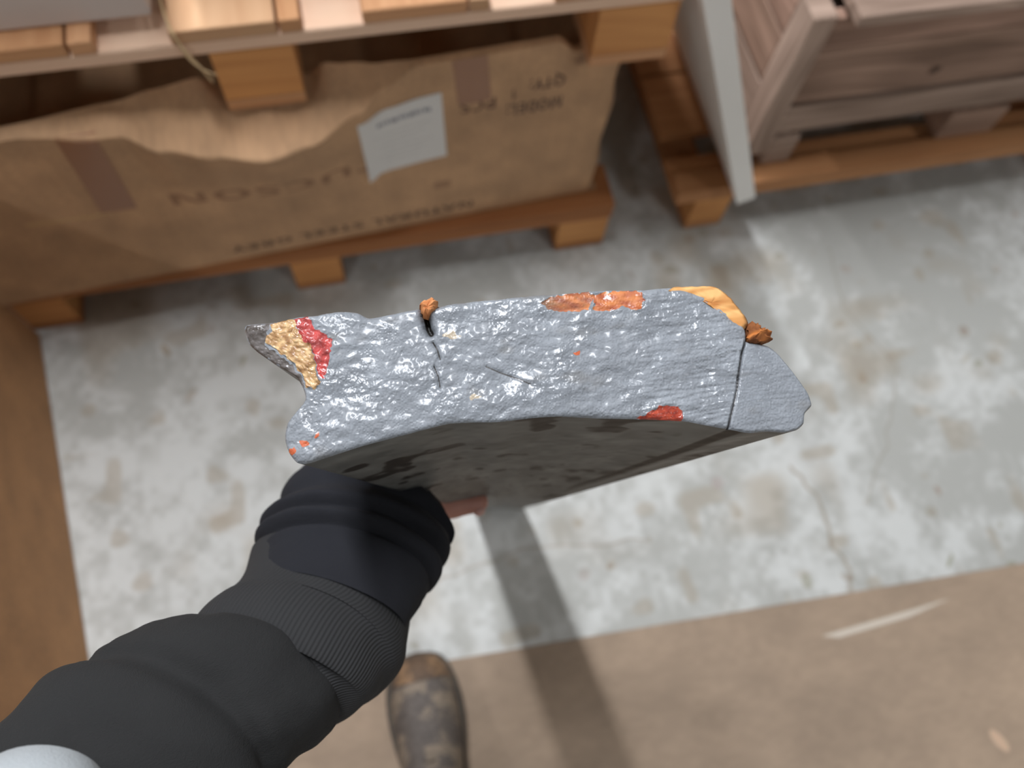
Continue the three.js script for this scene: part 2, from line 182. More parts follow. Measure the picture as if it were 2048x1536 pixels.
// ------------------------------------------------------------------ crushed carton between the pallets
{
  const t = thing('cardboard_carton', 'crushed brown cardboard carton printed upside down, between two pallets', 'box', [0, 0, 0]);
  const XL = -0.668, XR = 0.435, Y0 = 0.1455, Y1 = 0.546;
  const topY = x => Y1 - 0.0255 * Math.max(smooth(-0.215, -0.18, x) * (1 - smooth(-0.062, -0.03, x)), smooth(0.31, 0.346, x), 1 - smooth(-0.582, -0.55, x));
  const frontZ = x => -0.812 - 0.0606 * (x + 0.72);
  const cx = [-0.72, -0.473, -0.325, -0.272, -0.207, -0.135, -0.075, 0.003, 0.045, 0.1, 0.435], cy0 = [0.54, 0.538, 0.534, 0.513, 0.503, 0.492, 0.491, 0.496, 0.522, 0.545, 0.545], cb = [0, 0.004, 0.027, 0.048, 0.065, 0.078, 0.066, 0.028, 0.008, 0, 0];
  const cy = cy0;
  const lut = (ys, x) => { for (let i = 0; i < cx.length - 1; i++) if (x <= cx[i + 1]) { return mix(ys[i], ys[i + 1], smooth(0, 1, (x - cx[i]) / (cx[i + 1] - cx[i]))); } return ys[ys.length - 1]; };
  // front panel: v 0..0.72 upright up to the crease, above it folded back under the pallet
  const NV = 60, NU = 220, VC = 0.75;
  const pt = (u, v) => {
    const x = mix(XL, XR, u), Yt = topY(x), c = Math.min(lut(cy, x), Yt - 0.001), b = lut(cb, x), z0 = frontZ(x); let y, z, xx = x;
    if (v <= VC) { const s = v / VC; y = mix(Y0, c, s); z = z0 + b * Math.pow(s, 2.2) + 0.0022 * fbm(x * 6, y * 6, 2.2, 3); }
    else { const s = (v - VC) / (1 - VC); const back = 0.012 + b * 0.5; y = c + (Yt - c) * Math.pow(s, 1.15); z = z0 + b - (b + back) * s + 0.012 * Math.min(1, b * 30) * s * (1 - s) * 4 * (n3(x * 24, s * 1.2, 4.4)); y += 0.012 * Math.min(1, b * 25) * s * (1 - s) * 4 * n3(x * 19 + 3, s * 1.5, 8.1); }
    const k = smooth(XR - 0.022, XR, x); z -= 0.028 * k * k; xx = x + 0.004 * k * Math.sin(y * 40);
    return [xx, y, z];
  };
  // printed front
  const S = 2048, T = 1024, cv = document.createElement('canvas'); cv.width = S; cv.height = T; const c2 = cv.getContext('2d'); const im = c2.createImageData(S, T);
  const st = tileNoise(77, 6), sc = tileNoiseA(78, 5, 40);
  for (let y = 0; y < T; y++) for (let x = 0; x < S; x++) { const tt = cardRGB(x / S * 1.1, y / T * 0.5) * (0.95 + 0.08 * st(x / S, y / T)); const i = (y * S + x) * 4; im.data[i] = 200 * tt; im.data[i + 1] = 159 * tt; im.data[i + 2] = 120 * tt; im.data[i + 3] = 255; }
  c2.putImageData(im, 0, 0);
  const Wm = XR - XL, Hm = Y1 - Y0, PX = x => (x - XL) / Wm * S, PY = y => (1 - (y - Y0) / Hm) * T, PPM = S / Wm;
  const inkText = (txt, xr, yTop, xl, h, col, weight = 'bold') => { // upside-down print whose reading start is at xr
    c2.save(); c2.translate(PX(xr), PY(yTop)); c2.rotate(Math.PI); c2.fillStyle = col; c2.font = `${weight} ${h * PPM * 1.35}px sans-serif`; c2.textBaseline = 'alphabetic'; const w = c2.measureText(txt).width; c2.scale((xr - xl) * PPM / w, T / Hm / PPM); c2.fillText(txt, 0, 0); c2.restore(); };
  inkText('TUCSON', 0.03, 0.376, -0.318, 0.034, 'rgba(96,62,44,0.42)');
  inkText('NATURAL STEEL GREY', 0.189, 0.187, -0.262, 0.018, 'rgba(56,40,32,0.75)');
  inkText('QTY:', 0.333, 0.476, 0.272, 0.024, 'rgba(60,40,34,0.8)'); inkText('1', 0.254, 0.462, 0.243, 0.024, 'rgba(70,48,40,0.7)'); inkText('PCS', 0.222, 0.452, 0.16, 0.025, 'rgba(70,44,38,0.75)');
  inkText('MODEL:', 0.334, 0.428, 0.236, 0.026, 'rgba(60,44,40,0.75)');
  // carton symbol print and scuffs
  c2.strokeStyle = 'rgba(214,178,120,0.55)'; c2.lineWidth = 12; c2.beginPath(); c2.moveTo(PX(-0.53), PY(0.352)); c2.lineTo(PX(-0.44), PY(0.345)); c2.lineTo(PX(-0.40), PY(0.352)); c2.stroke();
  c2.fillStyle = 'rgba(118,84,66,0.4)'; c2.fillRect(PX(0.112), PY(0.262), PPM * 0.03, T / Hm * 0.018);
  c2.fillStyle = 'rgba(110,78,58,0.45)'; c2.beginPath(); c2.ellipse(PX(0.355), PY(0.505), 22, 34, 0.3, 0, 7); c2.fill();
  const tex = new THREE.CanvasTexture(cv); tex.colorSpace = THREE.SRGBColorSpace; tex.wrapS = tex.wrapT = THREE.ClampToEdgeWrapping;
  const printed = new THREE.MeshStandardMaterial({ map: tex, roughness: 0.85, side: THREE.DoubleSide });
  part('front_panel', gridMesh(NU, NV, pt, (u, v, p) => [u, (p[1] - Y0) / Hm]), printed, t, 'printed front panel, crushed along its top edge');
  // remaining panels
  const zb = -1.55;
  part('side_panel', gridMesh(8, 20, (u, v) => { const f = pt(1, v); return [f[0] + 0.0005, f[1], mix(f[2], zb, u)]; }, (u, v) => [u * 0.7, v * 0.4]), M.card, t);
  part('side_panel', gridMesh(8, 20, (u, v) => { const f = pt(0, v); return [f[0], f[1], mix(zb, f[2], u)]; }, (u, v) => [u * 0.7, v * 0.4]), M.card, t);
  part('top_panel', gridMesh(120, 40, (u, v) => { const f = pt(u, 1), w = Math.sin(Math.PI * clamp(u)); return [f[0], f[1] - 0.0003 - 0.33 * Math.pow(w, 0.15) * smooth(0, 0.03, v) * (1 - smooth(0.9, 1, v)), mix(f[2], zb, v)]; }, (u, v) => [u * 1.1, v * 0.7]), M.card, t);
  part('back_panel', gridMesh(4, 4, (u, v) => [mix(XR, XL, u), mix(Y0, 0.52, v), zb], (u, v) => [u, v * 0.4]), M.card, t);
  part('bottom_panel', gridMesh(4, 4, (u, v) => [mix(XL, XR, u), Y0 + 0.0002, mix(zb, frontZ(mix(XL, XR, u)), v)], (u, v) => [u, v * 0.7]), M.card, t);
  // packing tape running down over the front
  const tape = new THREE.MeshPhysicalMaterial({ color: 0x9a6c4c, roughness: 0.42, clearcoat: 0.25, clearcoatRoughness: 0.5 });
  const strip = (xa, xb, ya, yb, lean) => gridMesh(10, 40, (u, v) => { const y = mix(ya, yb, v); let x = mix(xa, xb, u) + lean * (1 - v); const uu = (x - XL) / Wm, c = lut(cy, x); const vv = y <= c ? VC * (y - Y0) / (c - Y0) : VC + (1 - VC) * Math.pow(clamp((y - c) / (Y1 - c)), 1 / 1.15); const q = pt(uu, vv); return [q[0], q[1] + (y > c ? 0.0006 : 0), q[2] + 0.0009]; }, (u, v) => [u * 0.06, v * 0.2]);
  part('packing_tape', strip(-0.406, -0.352, 0.352, 0.537, -0.012), tape, t, 'brown packing tape strip'); part('packing_tape', strip(0.149, 0.202, 0.449, 0.5445, 0.009), tape, t, 'brown packing tape strip');
  // delivery label, stuck on askew and upside down
  const lc = document.createElement('canvas'); lc.width = 512; lc.height = 512; const l2 = lc.getContext('2d'); l2.fillStyle = '#dedbd6'; l2.fillRect(0, 0, 512, 512); const q = rng(31);
  const blur = (x0, x1, y, h, al, col) => { for (let x = x0; x < x1;) { const w = 10 + q() * 22; l2.fillStyle = `rgba(${col},${al * (0.6 + 0.4 * q())})`; l2.fillRect(x, y - h / 2 + q() * 4, Math.min(w, x1 - x), h * (0.75 + 0.25 * q())); x += w + 3 + q() * 7; } };
  blur(110, 440, 98, 34, 0.62, '62,64,84'); for (let k = 0; k < 6; k++) blur(80 + 40 * (k % 2), 440 - 50 * (k % 3), 190 + k * 44, 9, 0.2, '70,66,72');
  const lt = new THREE.CanvasTexture(lc); lt.colorSpace = THREE.SRGBColorSpace;
  const A = [[0.002, 0.322], [0.137, 0.333], [0.131, 0.484], [-0.003, 0.472]];
  part('paper_label', gridMesh(14, 14, (u, v) => { const x = mix(mix(A[0][0], A[1][0], u), mix(A[3][0], A[2][0], u), v), y = mix(mix(A[0][1], A[1][1], u), mix(A[3][1], A[2][1], u), v); const c = lut(cy, x); const vv = y <= c ? VC * (y - Y0) / (c - Y0) : VC; const p = pt((x - XL) / Wm, vv); const curl = (1 - smooth(0, 0.16, u)) * (1 - smooth(0, 0.14, v)); return [x, y, p[2] + 0.0013 + 0.012 * curl]; }, (u, v) => [u, v]), new THREE.MeshStandardMaterial({ map: lt, roughness: 0.6, side: THREE.DoubleSide }), t, 'white paper label with printed lines, upside down');
}

// ------------------------------------------------------------------ things on the upper pallet
{
  const t = thing('grey_carton', 'plain grey-brown carton standing on the upper pallet', 'box', [0, 0, 0]);
  const m = new THREE.MeshStandardMaterial({ color: 0xd2c7c0, roughness: 0.8 });
  part('carton_body', board(-0.95, -0.228, 0.6735, 0.93, -1.4, -0.868, 'x', 0.004), m, t);
  part('lid_flap', board(-0.952, -0.23, 0.9305, 0.934, -1.14, -0.866, 'x', 0.001), m, t); part('lid_flap', board(-0.952, -0.23, 0.9305, 0.934, -1.402, -1.143, 'x', 0.001), m, t);
  const h = thing('cardboard_carton', 'unseen brown carton added on the upper pallet to block light from behind', 'box');  // added out of view, keeps light out of the gap under the pallet
  part('carton_body', board(-0.2, 0.36, 0.6735, 0.92, -1.5, -0.965, 'x', 0.004), M.card, h); part('lid_flap', board(-0.202, 0.362, 0.9205, 0.924, -1.23, -0.963, 'x', 0.001), M.card, h); part('lid_flap', board(-0.202, 0.362, 0.9205, 0.924, -1.502, -1.233, 'x', 0.001), M.card, h);
  const s = thing('string', 'loose pale string hanging over the upper pallet edge', 'string');
  const cu = new THREE.CatmullRomCurve3([V3(-0.222, 0.6755, -0.93), V3(-0.215, 0.676, -0.875), V3(-0.206, 0.675, -0.836), V3(-0.2, 0.65, -0.833), V3(-0.187, 0.612, -0.832), V3(-0.181, 0.59, -0.833)]);
  const fib = new THREE.MeshStandardMaterial({ color: 0xc9ad84, roughness: 0.9 });
  part('cord', new THREE.TubeGeometry(cu, 60, 0.0017, 8), fib, s); part('frayed_fibre', new THREE.TubeGeometry(new THREE.CatmullRomCurve3([V3(-0.204, 0.664, -0.8335), V3(-0.197, 0.64, -0.827), V3(-0.185, 0.62, -0.826), V3(-0.172, 0.606, -0.828)]), 30, 0.0012, 6), fib, s);
}

// ------------------------------------------------------------------ weathered crate
{
  const t = thing('wooden_crate', 'weathered grey plank crate standing on the pine pallet', 'crate');
  const o = M.old; let k = 0; const p = (n, g, l) => part(n, g, o[k++ % 3], t, l);
  const Y = 0.1445;
  for (const [a, b] of [[0.778, 0.842], [1.17, 1.3], [1.62, 1.69]]) p('skid', board(a, b, Y, 0.224, -1.6, -0.882, 'z', 0.006));
  p('floor_board', board(0.765, 1.72, 0.2245, 0.2445, -1.6, -0.915, 'x'));
  p('base_plank', board(0.8425, 1.1695, 0.15, 0.2235, -1.03, -1.005, 'x')); p('base_plank', board(1.3005, 1.6195, 0.15, 0.2235, -1.03, -1.005, 'x'));
  p('front_plank', board(0.776, 1.73, 0.232, 0.303, -0.912, -0.888, 'x')); p('front_plank', board(0.776, 1.73, 0.318, 0.448, -0.91, -0.885, 'x', 0.005)); p('front_plank', board(0.776, 1.73, 0.452, 0.516, -0.908, -0.882, 'x'));
  p('corner_post', board(0.73, 0.7745, 0.19, 0.528, -0.934, -0.876, 'y', 0.004), 'pale corner post'); p('corner_post', board(1.731, 1.775, 0.19, 0.528, -0.934, -0.876, 'y', 0.004));
  p('corner_post', board(0.73, 0.7745, 0.19, 0.528, -1.6, -1.545, 'y', 0.004));
  p('side_plank', board(0.734, 0.762, 0.215, 0.3225, -1.542, -0.937, 'z')); p('side_plank', board(0.733, 0.762, 0.331, 0.432, -1.542, -0.937, 'z')); p('side_plank', board(0.734, 0.762, 0.437, 0.528, -1.542, -0.937, 'z'));
  p('top_board', board(0.79, 1.78, 0.5285, 0.55, -0.965, -0.848, 'x')); p('top_board', board(0.745, 1.78, 0.5285, 0.549, -1.085, -0.98, 'x')); p('top_board', board(0.74, 1.78, 0.5285, 0.55, -1.22, -1.09, 'x')); p('top_board', board(0.74, 1.78, 0.5285, 0.549, -1.36, -1.225, 'x')); p('top_board', board(0.74, 1.78, 0.5285, 0.55, -1.6, -1.37, 'x'));
  p('back_plank', board(0.776, 1.73, 0.232, 0.52, -1.6, -1.575, 'x'));
  p('side_plank', board(1.735, 1.762, 0.232, 0.528, -1.6, -0.937, 'z'));
}
// white panel leaning across the gap onto the left stack
{
  const t = thing('white_panel', 'white board leaning against the pallet stack beside the crate', 'board');
  const g = new RoundedBoxGeometry(0.037, 0.72, 0.45, 2, 0.0025);
  const dx = 0.49 - 0.715, dy = 0.665 - 0.145, L = Math.hypot(dx, dy); t.position.set(0.7215, 0.1525, -1.025); t.rotation.z = Math.atan2(-dx, dy);
  g.translate(0, 0.36, 0); part('panel', g, M.white, t);
  part('edge_band', new RoundedBoxGeometry(0.0374, 0.721, 0.002, 1, 0.0005).translate(0, 0.36, 0.2252), new THREE.MeshStandardMaterial({ color: 0xfdfbf6, roughness: 0.35 }), t);
}
// tall carton at the left
{
  const t = thing('cardboard_carton', 'tall plain brown cardboard carton beside the grey concrete floor gap', 'box', [-0.671, 0, -0.83], 0);
  t.rotation.y = Math.atan2(0.075, 0.587); 
  const H = 0.62, m = new THREE.MeshStandardMaterial({ map: texCard, color: 0xfff0de, roughness: 0.8 });
  part('carton_body', board(-0.6, 0, 0.0005, H, 0, 1.0, 'y', 0.004), m, t);
  part('top_flap', board(-0.6, 0, H + 0.0005, H + 0.0045, 0.002, 0.498, 'x', 0.001), m, t); part('top_flap', board(-0.6, 0, H + 0.0005, H + 0.0045, 0.502, 0.998, 'x', 0.001), m, t);
}
// flat cardboard sheet under the boot
{
  const t = thing('cardboard_sheet', 'flat brown cardboard sheet lying on the concrete under the boot', 'cardboard', [0, 0, 0]);
  t.position.set(-0.45, 0.0005, -0.102); t.rotation.y = -Math.atan2(0.05, 1.077);
  const S = 1024, cv = document.createElement('canvas'); cv.width = S; cv.height = S / 2; const c2 = cv.getContext('2d'); const im = c2.createImageData(S, S / 2); const a = tileNoise(90, 5), b = tileNoise(91, 30), d = tileNoise(92, 160);
  for (let y = 0; y < S / 2; y++) for (let x = 0; x < S; x++) { const u = x / S, v = y / S * 2, tt = 0.86 + 0.14 * a(u, v) + 0.08 * b(u, v) + 0.06 * d(u, v); const i = (y * S + x) * 4; im.data[i] = 164 * tt; im.data[i + 1] = 143 * tt; im.data[i + 2] = 122 * tt; im.data[i + 3] = 255; }
  c2.putImageData(im, 0, 0); const L = 2.4, D = 1.2, X = x => x / L * S, Z = z => z / D * S / 2;
  c2.fillStyle = 'rgba(222,214,200,0.75)'; c2.beginPath(); c2.moveTo(X(1.1), Z(0.064)); c2.lineTo(X(1.22), Z(0.052)); c2.lineTo(X(1.36), Z(0.038)); c2.lineTo(X(1.27), Z(0.058)); c2.lineTo(X(1.13), Z(0.072)); c2.fill();
  c2.fillStyle = 'rgba(226,190,160,0.7)'; c2.beginPath(); c2.ellipse(X(1.355), Z(0.278), 4, 9, -0.5, 0, 7); c2.fill();
  const tex = new THREE.CanvasTexture(cv); tex.colorSpace = THREE.SRGBColorSpace; tex.flipY = false;
  const g = new RoundedBoxGeometry(L, 0.004, D, 1, 0.001); g.translate(L / 2, 0.002, D / 2); const p = g.attributes.position, uv = g.attributes.uv; for (let i = 0; i < p.count; i++) uv.setXY(i, p.getX(i) / L, p.getZ(i) / D);
  part('sheet', g, new THREE.MeshStandardMaterial({ map: tex, roughness: 0.85 }), t);
}
// ------------------------------------------------------------------ the grey painted timber held by the hand
const AXO = V3(...AX.top), AXA = V3(...AX.a), AXU = V3(...AX.u), AXV = V3(...AX.v);
const local = (u, v, a) => V3().copy(AXO).addScaledVector(AXU, u).addScaledVector(AXV, v).addScaledVector(AXA, a);
const LEN = AXO.y / -AXA.y;
const inPoly = (P, x, y) => { let c = false; for (let i = 0, j = P.length - 1; i < P.length; j = i++) if ((P[i][1] > y) !== (P[j][1] > y) && x < (P[j][0] - P[i][0]) * (y - P[i][1]) / (P[j][1] - P[i][1]) + P[i][0]) c = !c; return c; };
const segD = (x, y, a, b) => { const dx = b[0] - a[0], dy = b[1] - a[1], t = clamp(((x - a[0]) * dx + (y - a[1]) * dy) / (dx * dx + dy * dy)); return [Math.hypot(x - a[0] - dx * t, y - a[1] - dy * t), t]; };
const polyD = (P, x, y, close) => { let d = 1e9; for (let i = 0; i < P.length - (close ? 0 : 1); i++) d = Math.min(d, segD(x, y, P[i], P[(i + 1) % P.length])[0]); return d; };
{
  const t = thing('painted_timber', 'grey painted timber with broken flared end, standing upright in the hand', 'timber');
  // resample outline (mm)
  const N = 1100, per = []; let tot = 0; for (let i = 0; i < OUTLINE.length; i++) { const a = OUTLINE[i], b = OUTLINE[(i + 1) % OUTLINE.length]; per.push(tot); tot += Math.hypot(b[0] - a[0], b[1] - a[1]); }
  const cr = (p0, p1, p2, p3, s) => 0.5 * (2 * p1 + (p2 - p0) * s + (2 * p0 - 5 * p1 + 4 * p2 - p3) * s * s + (3 * p1 - p0 - 3 * p2 + p3) * s * s * s);
  const pts = []; for (let k = 0; k < N; k++) { const L = k / N * tot; let i = OUTLINE.length - 1; while (per[i] > L) i--; const n = OUTLINE.length, q = j => OUTLINE[(j + n) % n], b = q(i + 1), a = q(i), s = (L - per[i]) / Math.hypot(b[0] - a[0], b[1] - a[1]);
    const sm = [0, 1].map(c => mix(mix(a[c], b[c], s), cr(q(i - 1)[c], a[c], b[c], q(i + 2)[c], s), 0.6)); pts.push(sm); }
  // each rim point is joined to a target on the spine
  const tail = SPINE[0], mid0 = SPINE[1], lobe = SPINE[2];
  const spineAt = x => { const S = SPINE.slice(2); for (let i = 1; i < S.length - 1; i++) if (x <= S[i + 1][0]) { const s = clamp((x - S[i][0]) / (S[i + 1][0] - S[i][0])); return [mix(S[i][0], S[i + 1][0], s), mix(S[i][1], S[i + 1][1], s)]; } return S[S.length - 1]; };
  const S3 = SPINE[3];
  const target = (p, k) => { const f = k / N; if (p[0] > S3[0]) return spineAt(p[0]); // body
    if (p[1] > tail[1] + 8) { const s = smooth(tail[0] - 12, S3[0], p[0]); return [mix(tail[0], S3[0], s), mix(tail[1], S3[1], s)]; }
    const low = p[1] < lobe[1] + 5; if (low) { const s = smooth(lobe[0] - 15, S3[0], p[0]); return [mix(lobe[0], S3[0], s), mix(lobe[1], S3[1], s)]; }
    const s = clamp((p[1] - lobe[1] - 5) / (tail[1] + 8 - lobe[1] - 5)); return [mix(lobe[0], tail[0], s), mix(lobe[1], tail[1], s)]; };
  const tg = pts.map(target);
  // relief of the broken, thickly painted end (mm, + = towards the viewer)
  const crackRight = CRACKS.RIGHT;
  const relief = (x, y) => {
    let h = 2.6 * fbm(x * 0.028, y * 0.05, 1.7, 3) + 1.1 * fbm(x * 0.1, y * 0.14, 5.2, 2) + (0.34 * n3(x * 0.36, y * 0.42, 9.3) + 0.26 * n3(x * 0.75, y * 0.85, 2.3)) * (0.1 + smooth(-0.15, 0.3, n3(x * 0.035, y * 0.05, 3.1)));
    h += 0.5 * n3(x * 0.05 + y * 0.06, y * 0.6 - x * 0.1, 12.2) * smooth(60, 100, x);
    const dR = polyD(crackRight, x, y); h -= 3.4 * Math.exp(-dR * dR / 0.55); 
    const right = x - mix(133, 144, smooth(50, 100, y)); if (right > 0) h = h * 0.35 - 0.055 * right - 0.6;
    for (const [n, w, dp] of [['TOP', 2.2, 9], ['FINE1', 0.7, 2.2], ['FINE2', 0.6, 1.8], ['SCR', 0.7, 0.8]]) { const d = polyD(CRACKS[n], x, y); if (d < 5) h -= dp * Math.exp(-d * d / (w * w)); }
    if (inPoly(POLY.WOOD_TAIL, x, y)) h += 1.6 * Math.abs(n3(x * 0.35, y * 0.35, 2.9)) + 0.4; if (inPoly(POLY.RED_TAIL, x, y)) h += 1.2 * n3(x * 0.3, y * 0.3, 6.6) - 0.3;
    if (inPoly(POLY.PATCH_A, x, y) || inPoly(POLY.PATCH_B, x, y)) h -= 0.9; if (inPoly(POLY.RED_LOW, x, y)) h -= 0.7;
    h -= 4 * smooth(-95, -145, x);
    return h;
  };
  // colours painted and worn through on the end, laid out in millimetres
  const U0 = -150, U1 = 190, W0 = 20, W1 = 140, CW = 2040, CH = 720, cv = document.createElement('canvas'); cv.width = CW; cv.height = CH; const c2 = cv.getContext('2d'), im = c2.createImageData(CW, CH);
  for (let y = 0; y < CH; y++) for (let x = 0; x < CW; x++) { const u = U0 + (x + 0.5) / CW * (U1 - U0), v = W1 - (y + 0.5) / CH * (W1 - W0); const g = fbm(u * 0.05, v * 0.07, 3.3, 4), f = n3(u * 0.6, v * 0.7, 8.8); let tt = 1 + 0.16 * g + 0.05 * f; let c = [136 * tt, 141 * tt, 147 * tt];
    const dirt = smooth(0.18, 0.5, fbm(u * 0.035 + 4, v * 0.06, 7.7, 3)); c = [mix(c[0], 108, dirt * 0.35), mix(c[1], 104, dirt * 0.35), mix(c[2], 98, dirt * 0.35)];
    const i = (y * CW + x) * 4; im.data[i] = c[0]; im.data[i + 1] = c[1]; im.data[i + 2] = c[2]; im.data[i + 3] = 255; }
  const patch = (poly, col, vary, soft = 1.1) => { let a = 1e9, b = -1e9, c = 1e9, d = -1e9; for (const p of poly) { a = Math.min(a, p[0]); b = Math.max(b, p[0]); c = Math.min(c, p[1]); d = Math.max(d, p[1]); }
    for (let y = 0; y < CH; y++) { const v = W1 - (y + 0.5) / CH * (W1 - W0); if (v < c - 3 || v > d + 3) continue; for (let x = Math.max(0, Math.floor((a - 3 - U0) / (U1 - U0) * CW)); x < Math.min(CW, (b + 3 - U0) / (U1 - U0) * CW); x++) { const u = U0 + (x + 0.5) / CW * (U1 - U0); const du = u + 1.6 * n3(u * 0.3, v * 0.3, 1.1), dv = v + 1.6 * n3(u * 0.3, v * 0.3, 7.1); if (!inPoly(poly, du, dv)) continue; const cc = col(u, v), i = (y * CW + x) * 4; for (let k = 0; k < 3; k++) im.data[i + k] = cc[k]; } } };
  const mixc = (a, b, t) => a.map((q, k) => mix(q, b[k], clamp(t)));
  patch(POLY.DARK_TAIL, (u, v) => mixc([112, 106, 104], [70, 62, 56], 0.5 + n3(u * 0.2, v * 0.4, 2)));
  patch(POLY.WOOD_TAIL, (u, v) => mixc([222, 186, 136], [150, 108, 66], 0.45 + 0.9 * n3(u * 0.25, v * 0.3, 4)));
  patch(POLY.RED_TAIL, (u, v) => mixc([200, 74, 70], [142, 54, 52], 0.4 + 0.9 * n3(u * 0.22, v * 0.2, 9)));
  const orange = (u, v) => mixc(mixc([206, 128, 78], [150, 84, 58], 0.5 + 1.1 * n3(u * 0.12, v * 0.3, 5)), [132, 112, 96], smooth(42, 26, u) * 0.7 + 0.4 * n3(u * 0.4, v * 0.5, 1));
  patch(POLY.PATCH_A, orange); patch(POLY.PATCH_B, (u, v) => mixc([214, 134, 80], [160, 82, 56], 0.45 + 1.1 * n3(u * 0.12, v * 0.3, 5)));
  patch(POLY.RED_LOW, (u, v) => mixc([190, 80, 56], [150, 58, 46], 0.5 + n3(u * 0.3, v * 0.3, 3)));
  for (const n of ['CHIP1', 'CHIP2', 'CHIP3', 'CHIP4']) patch(POLY[n], () => [200, 98, 58]); for (const n of ['TAN1', 'TAN2']) patch(POLY[n], () => [186, 172, 150]);
  c2.putImageData(im, 0, 0); const cp = p => [(p[0] - U0) / (U1 - U0) * CW, (W1 - p[1]) / (W1 - W0) * CH];
  for (const [n, w, col] of [['TOP', 18, '#23201d'], ['FINE1', 5, '#33312f'], ['FINE2', 4, '#3c3a39'], ['SCR', 5, 'rgba(70,68,66,.8)'], ['RIGHT', 6, '#4a4a4c']]) { c2.strokeStyle = col; c2.lineWidth = w; c2.lineCap = 'round'; c2.beginPath(); CRACKS[n].forEach((p, i) => i ? c2.lineTo(...cp(p)) : c2.moveTo(...cp(p))); c2.stroke(); }
  const tex = new THREE.CanvasTexture(cv); tex.colorSpace = THREE.SRGBColorSpace;
  const bt = tileNoise(301, 60), bt2 = tileNoise(302, 21), bumpTex = dataTex(512, 512, (u, v) => { const q = 255 * (0.5 * bt(u, v) + 0.5 * bt2(u, v)); return [q, q, q]; }, false); bumpTex.repeat.set(6, 2.2);
  const rn = tileNoise(303, 9), rn2 = tileNoise(304, 40), roughTex = dataTex(512, 512, (u, v) => { const q = 255 * clamp(0.2 + 0.42 * smooth(0.25, 0.75, rn(u, v)) + 0.14 * rn2(u, v)); return [q, q, q]; }, false); roughTex.repeat.set(3, 1.1);
  const paint = new THREE.MeshPhysicalMaterial({ map: tex, roughness: 1, roughnessMap: roughTex, bumpMap: bumpTex, bumpScale: 0.0005, clearcoat: 0.5, clearcoatRoughness: 0.2 });
  // broken end: rim to spine
  const RN = 56, pos = [], uvs = [], idx = [];
  for (let j = 0; j <= RN; j++) for (let i = 0; i < N; i++) { const s = j / RN, x = mix(pts[i][0], tg[i][0], s), y = mix(pts[i][1], tg[i][1], s), rim = 2.2 * Math.exp(-s * 30); const h = relief(x, y) - rim; const P = local(x / 1000, y / 1000, -h / 1000); pos.push(P.x, P.y, P.z); uvs.push((x - U0) / (U1 - U0), (y - W0) / (W1 - W0)); }
  for (let j = 0; j < RN; j++) for (let i = 0; i < N; i++) { const a = j * N + i, b = j * N + (i + 1) % N, c = a + N, d = b + N; idx.push(a, b, c, b, d, c); }
  { const K = 44, base = pos.length / 3, id = (i, j) => base + i * (K + 1) - i * (i - 1) / 2 + j; for (let i = 0; i <= K; i++) for (let j = 0; j <= K - i; j++) { const s = i / K, r = j / K, q = 1 - s - r, x = tail[0] * q + lobe[0] * s + S3[0] * r, y = tail[1] * q + lobe[1] * s + S3[1] * r; const P = local(x / 1000, y / 1000, -relief(x, y) / 1000); pos.push(P.x, P.y, P.z); uvs.push((x - U0) / (U1 - U0), (y - W0) / (W1 - W0)); }
    for (let i = 0; i < K; i++) for (let j = 0; j < K - i; j++) { idx.push(id(i, j), id(i + 1, j), id(i, j + 1)); if (j < K - i - 1) idx.push(id(i + 1, j), id(i + 1, j + 1), id(i, j + 1)); } }
  const ge = new THREE.BufferGeometry(); ge.setAttribute('position', new THREE.Float32BufferAttribute(pos, 3)); ge.setAttribute('uv', new THREE.Float32BufferAttribute(uvs, 2)); ge.setIndex(idx); ge.computeVertexNormals();
  paint.side = THREE.DoubleSide;
  part('broken_end', ge, paint, t, 'glossy grey painted end with red and bare wood patches');
  // sides: flare down to a narrow shaft that stands on the floor
  const crackV = per[46] / tot * 0.85 + 0.05;
  const sa = tileNoiseA(311, 60, 44), sb = tileNoiseA(312, 150, 120), sc2 = tileNoise(313, 12), sideTex = dataTex(1024, 1024, (u, v) => { const g = 0.5 * sa(u, v) + 0.3 * sb(u, v), flake = Math.max(smooth(0.62, 0.74, 0.5 * sa(u + 0.4, v + 0.3) + 0.2 * sb(u, v) + 0.3 * sc2(u, v)), smooth(0.006, 0.003, Math.abs(v - crackV - 0.01 * (sc2(u, 0.3) - 0.5))) * smooth(0.3, 0.24, u)); const q = 0.78 + 0.5 * g; return mixc([118 * q, 118 * q, 114 * q], [44, 40, 36], flake * 0.9); });
  const sideBump = dataTex(512, 512, (u, v) => { const q = 255 * (0.6 * sa(u, v) + 0.4 * sb(u, v)); return [q, q, q]; }, false);
  const side = new THREE.MeshStandardMaterial({ map: sideTex, roughness: 0.5, bumpMap: sideBump, bumpScale: 0.0009, side: THREE.DoubleSide });
  const scale = a => a < 0.315 ? mix(1, 0.34, a / 0.315) : mix(0.34, 0.30, (a - 0.315) / (LEN - 0.315));
  const SR = [0, 0.003, 0.008, 0.016, 0.03, 0.05, 0.08, 0.11, 0.15, 0.19, 0.23, 0.27, 0.3, 0.312, 0.318, 0.33, 0.38, 0.5, 0.7, 0.9, LEN];
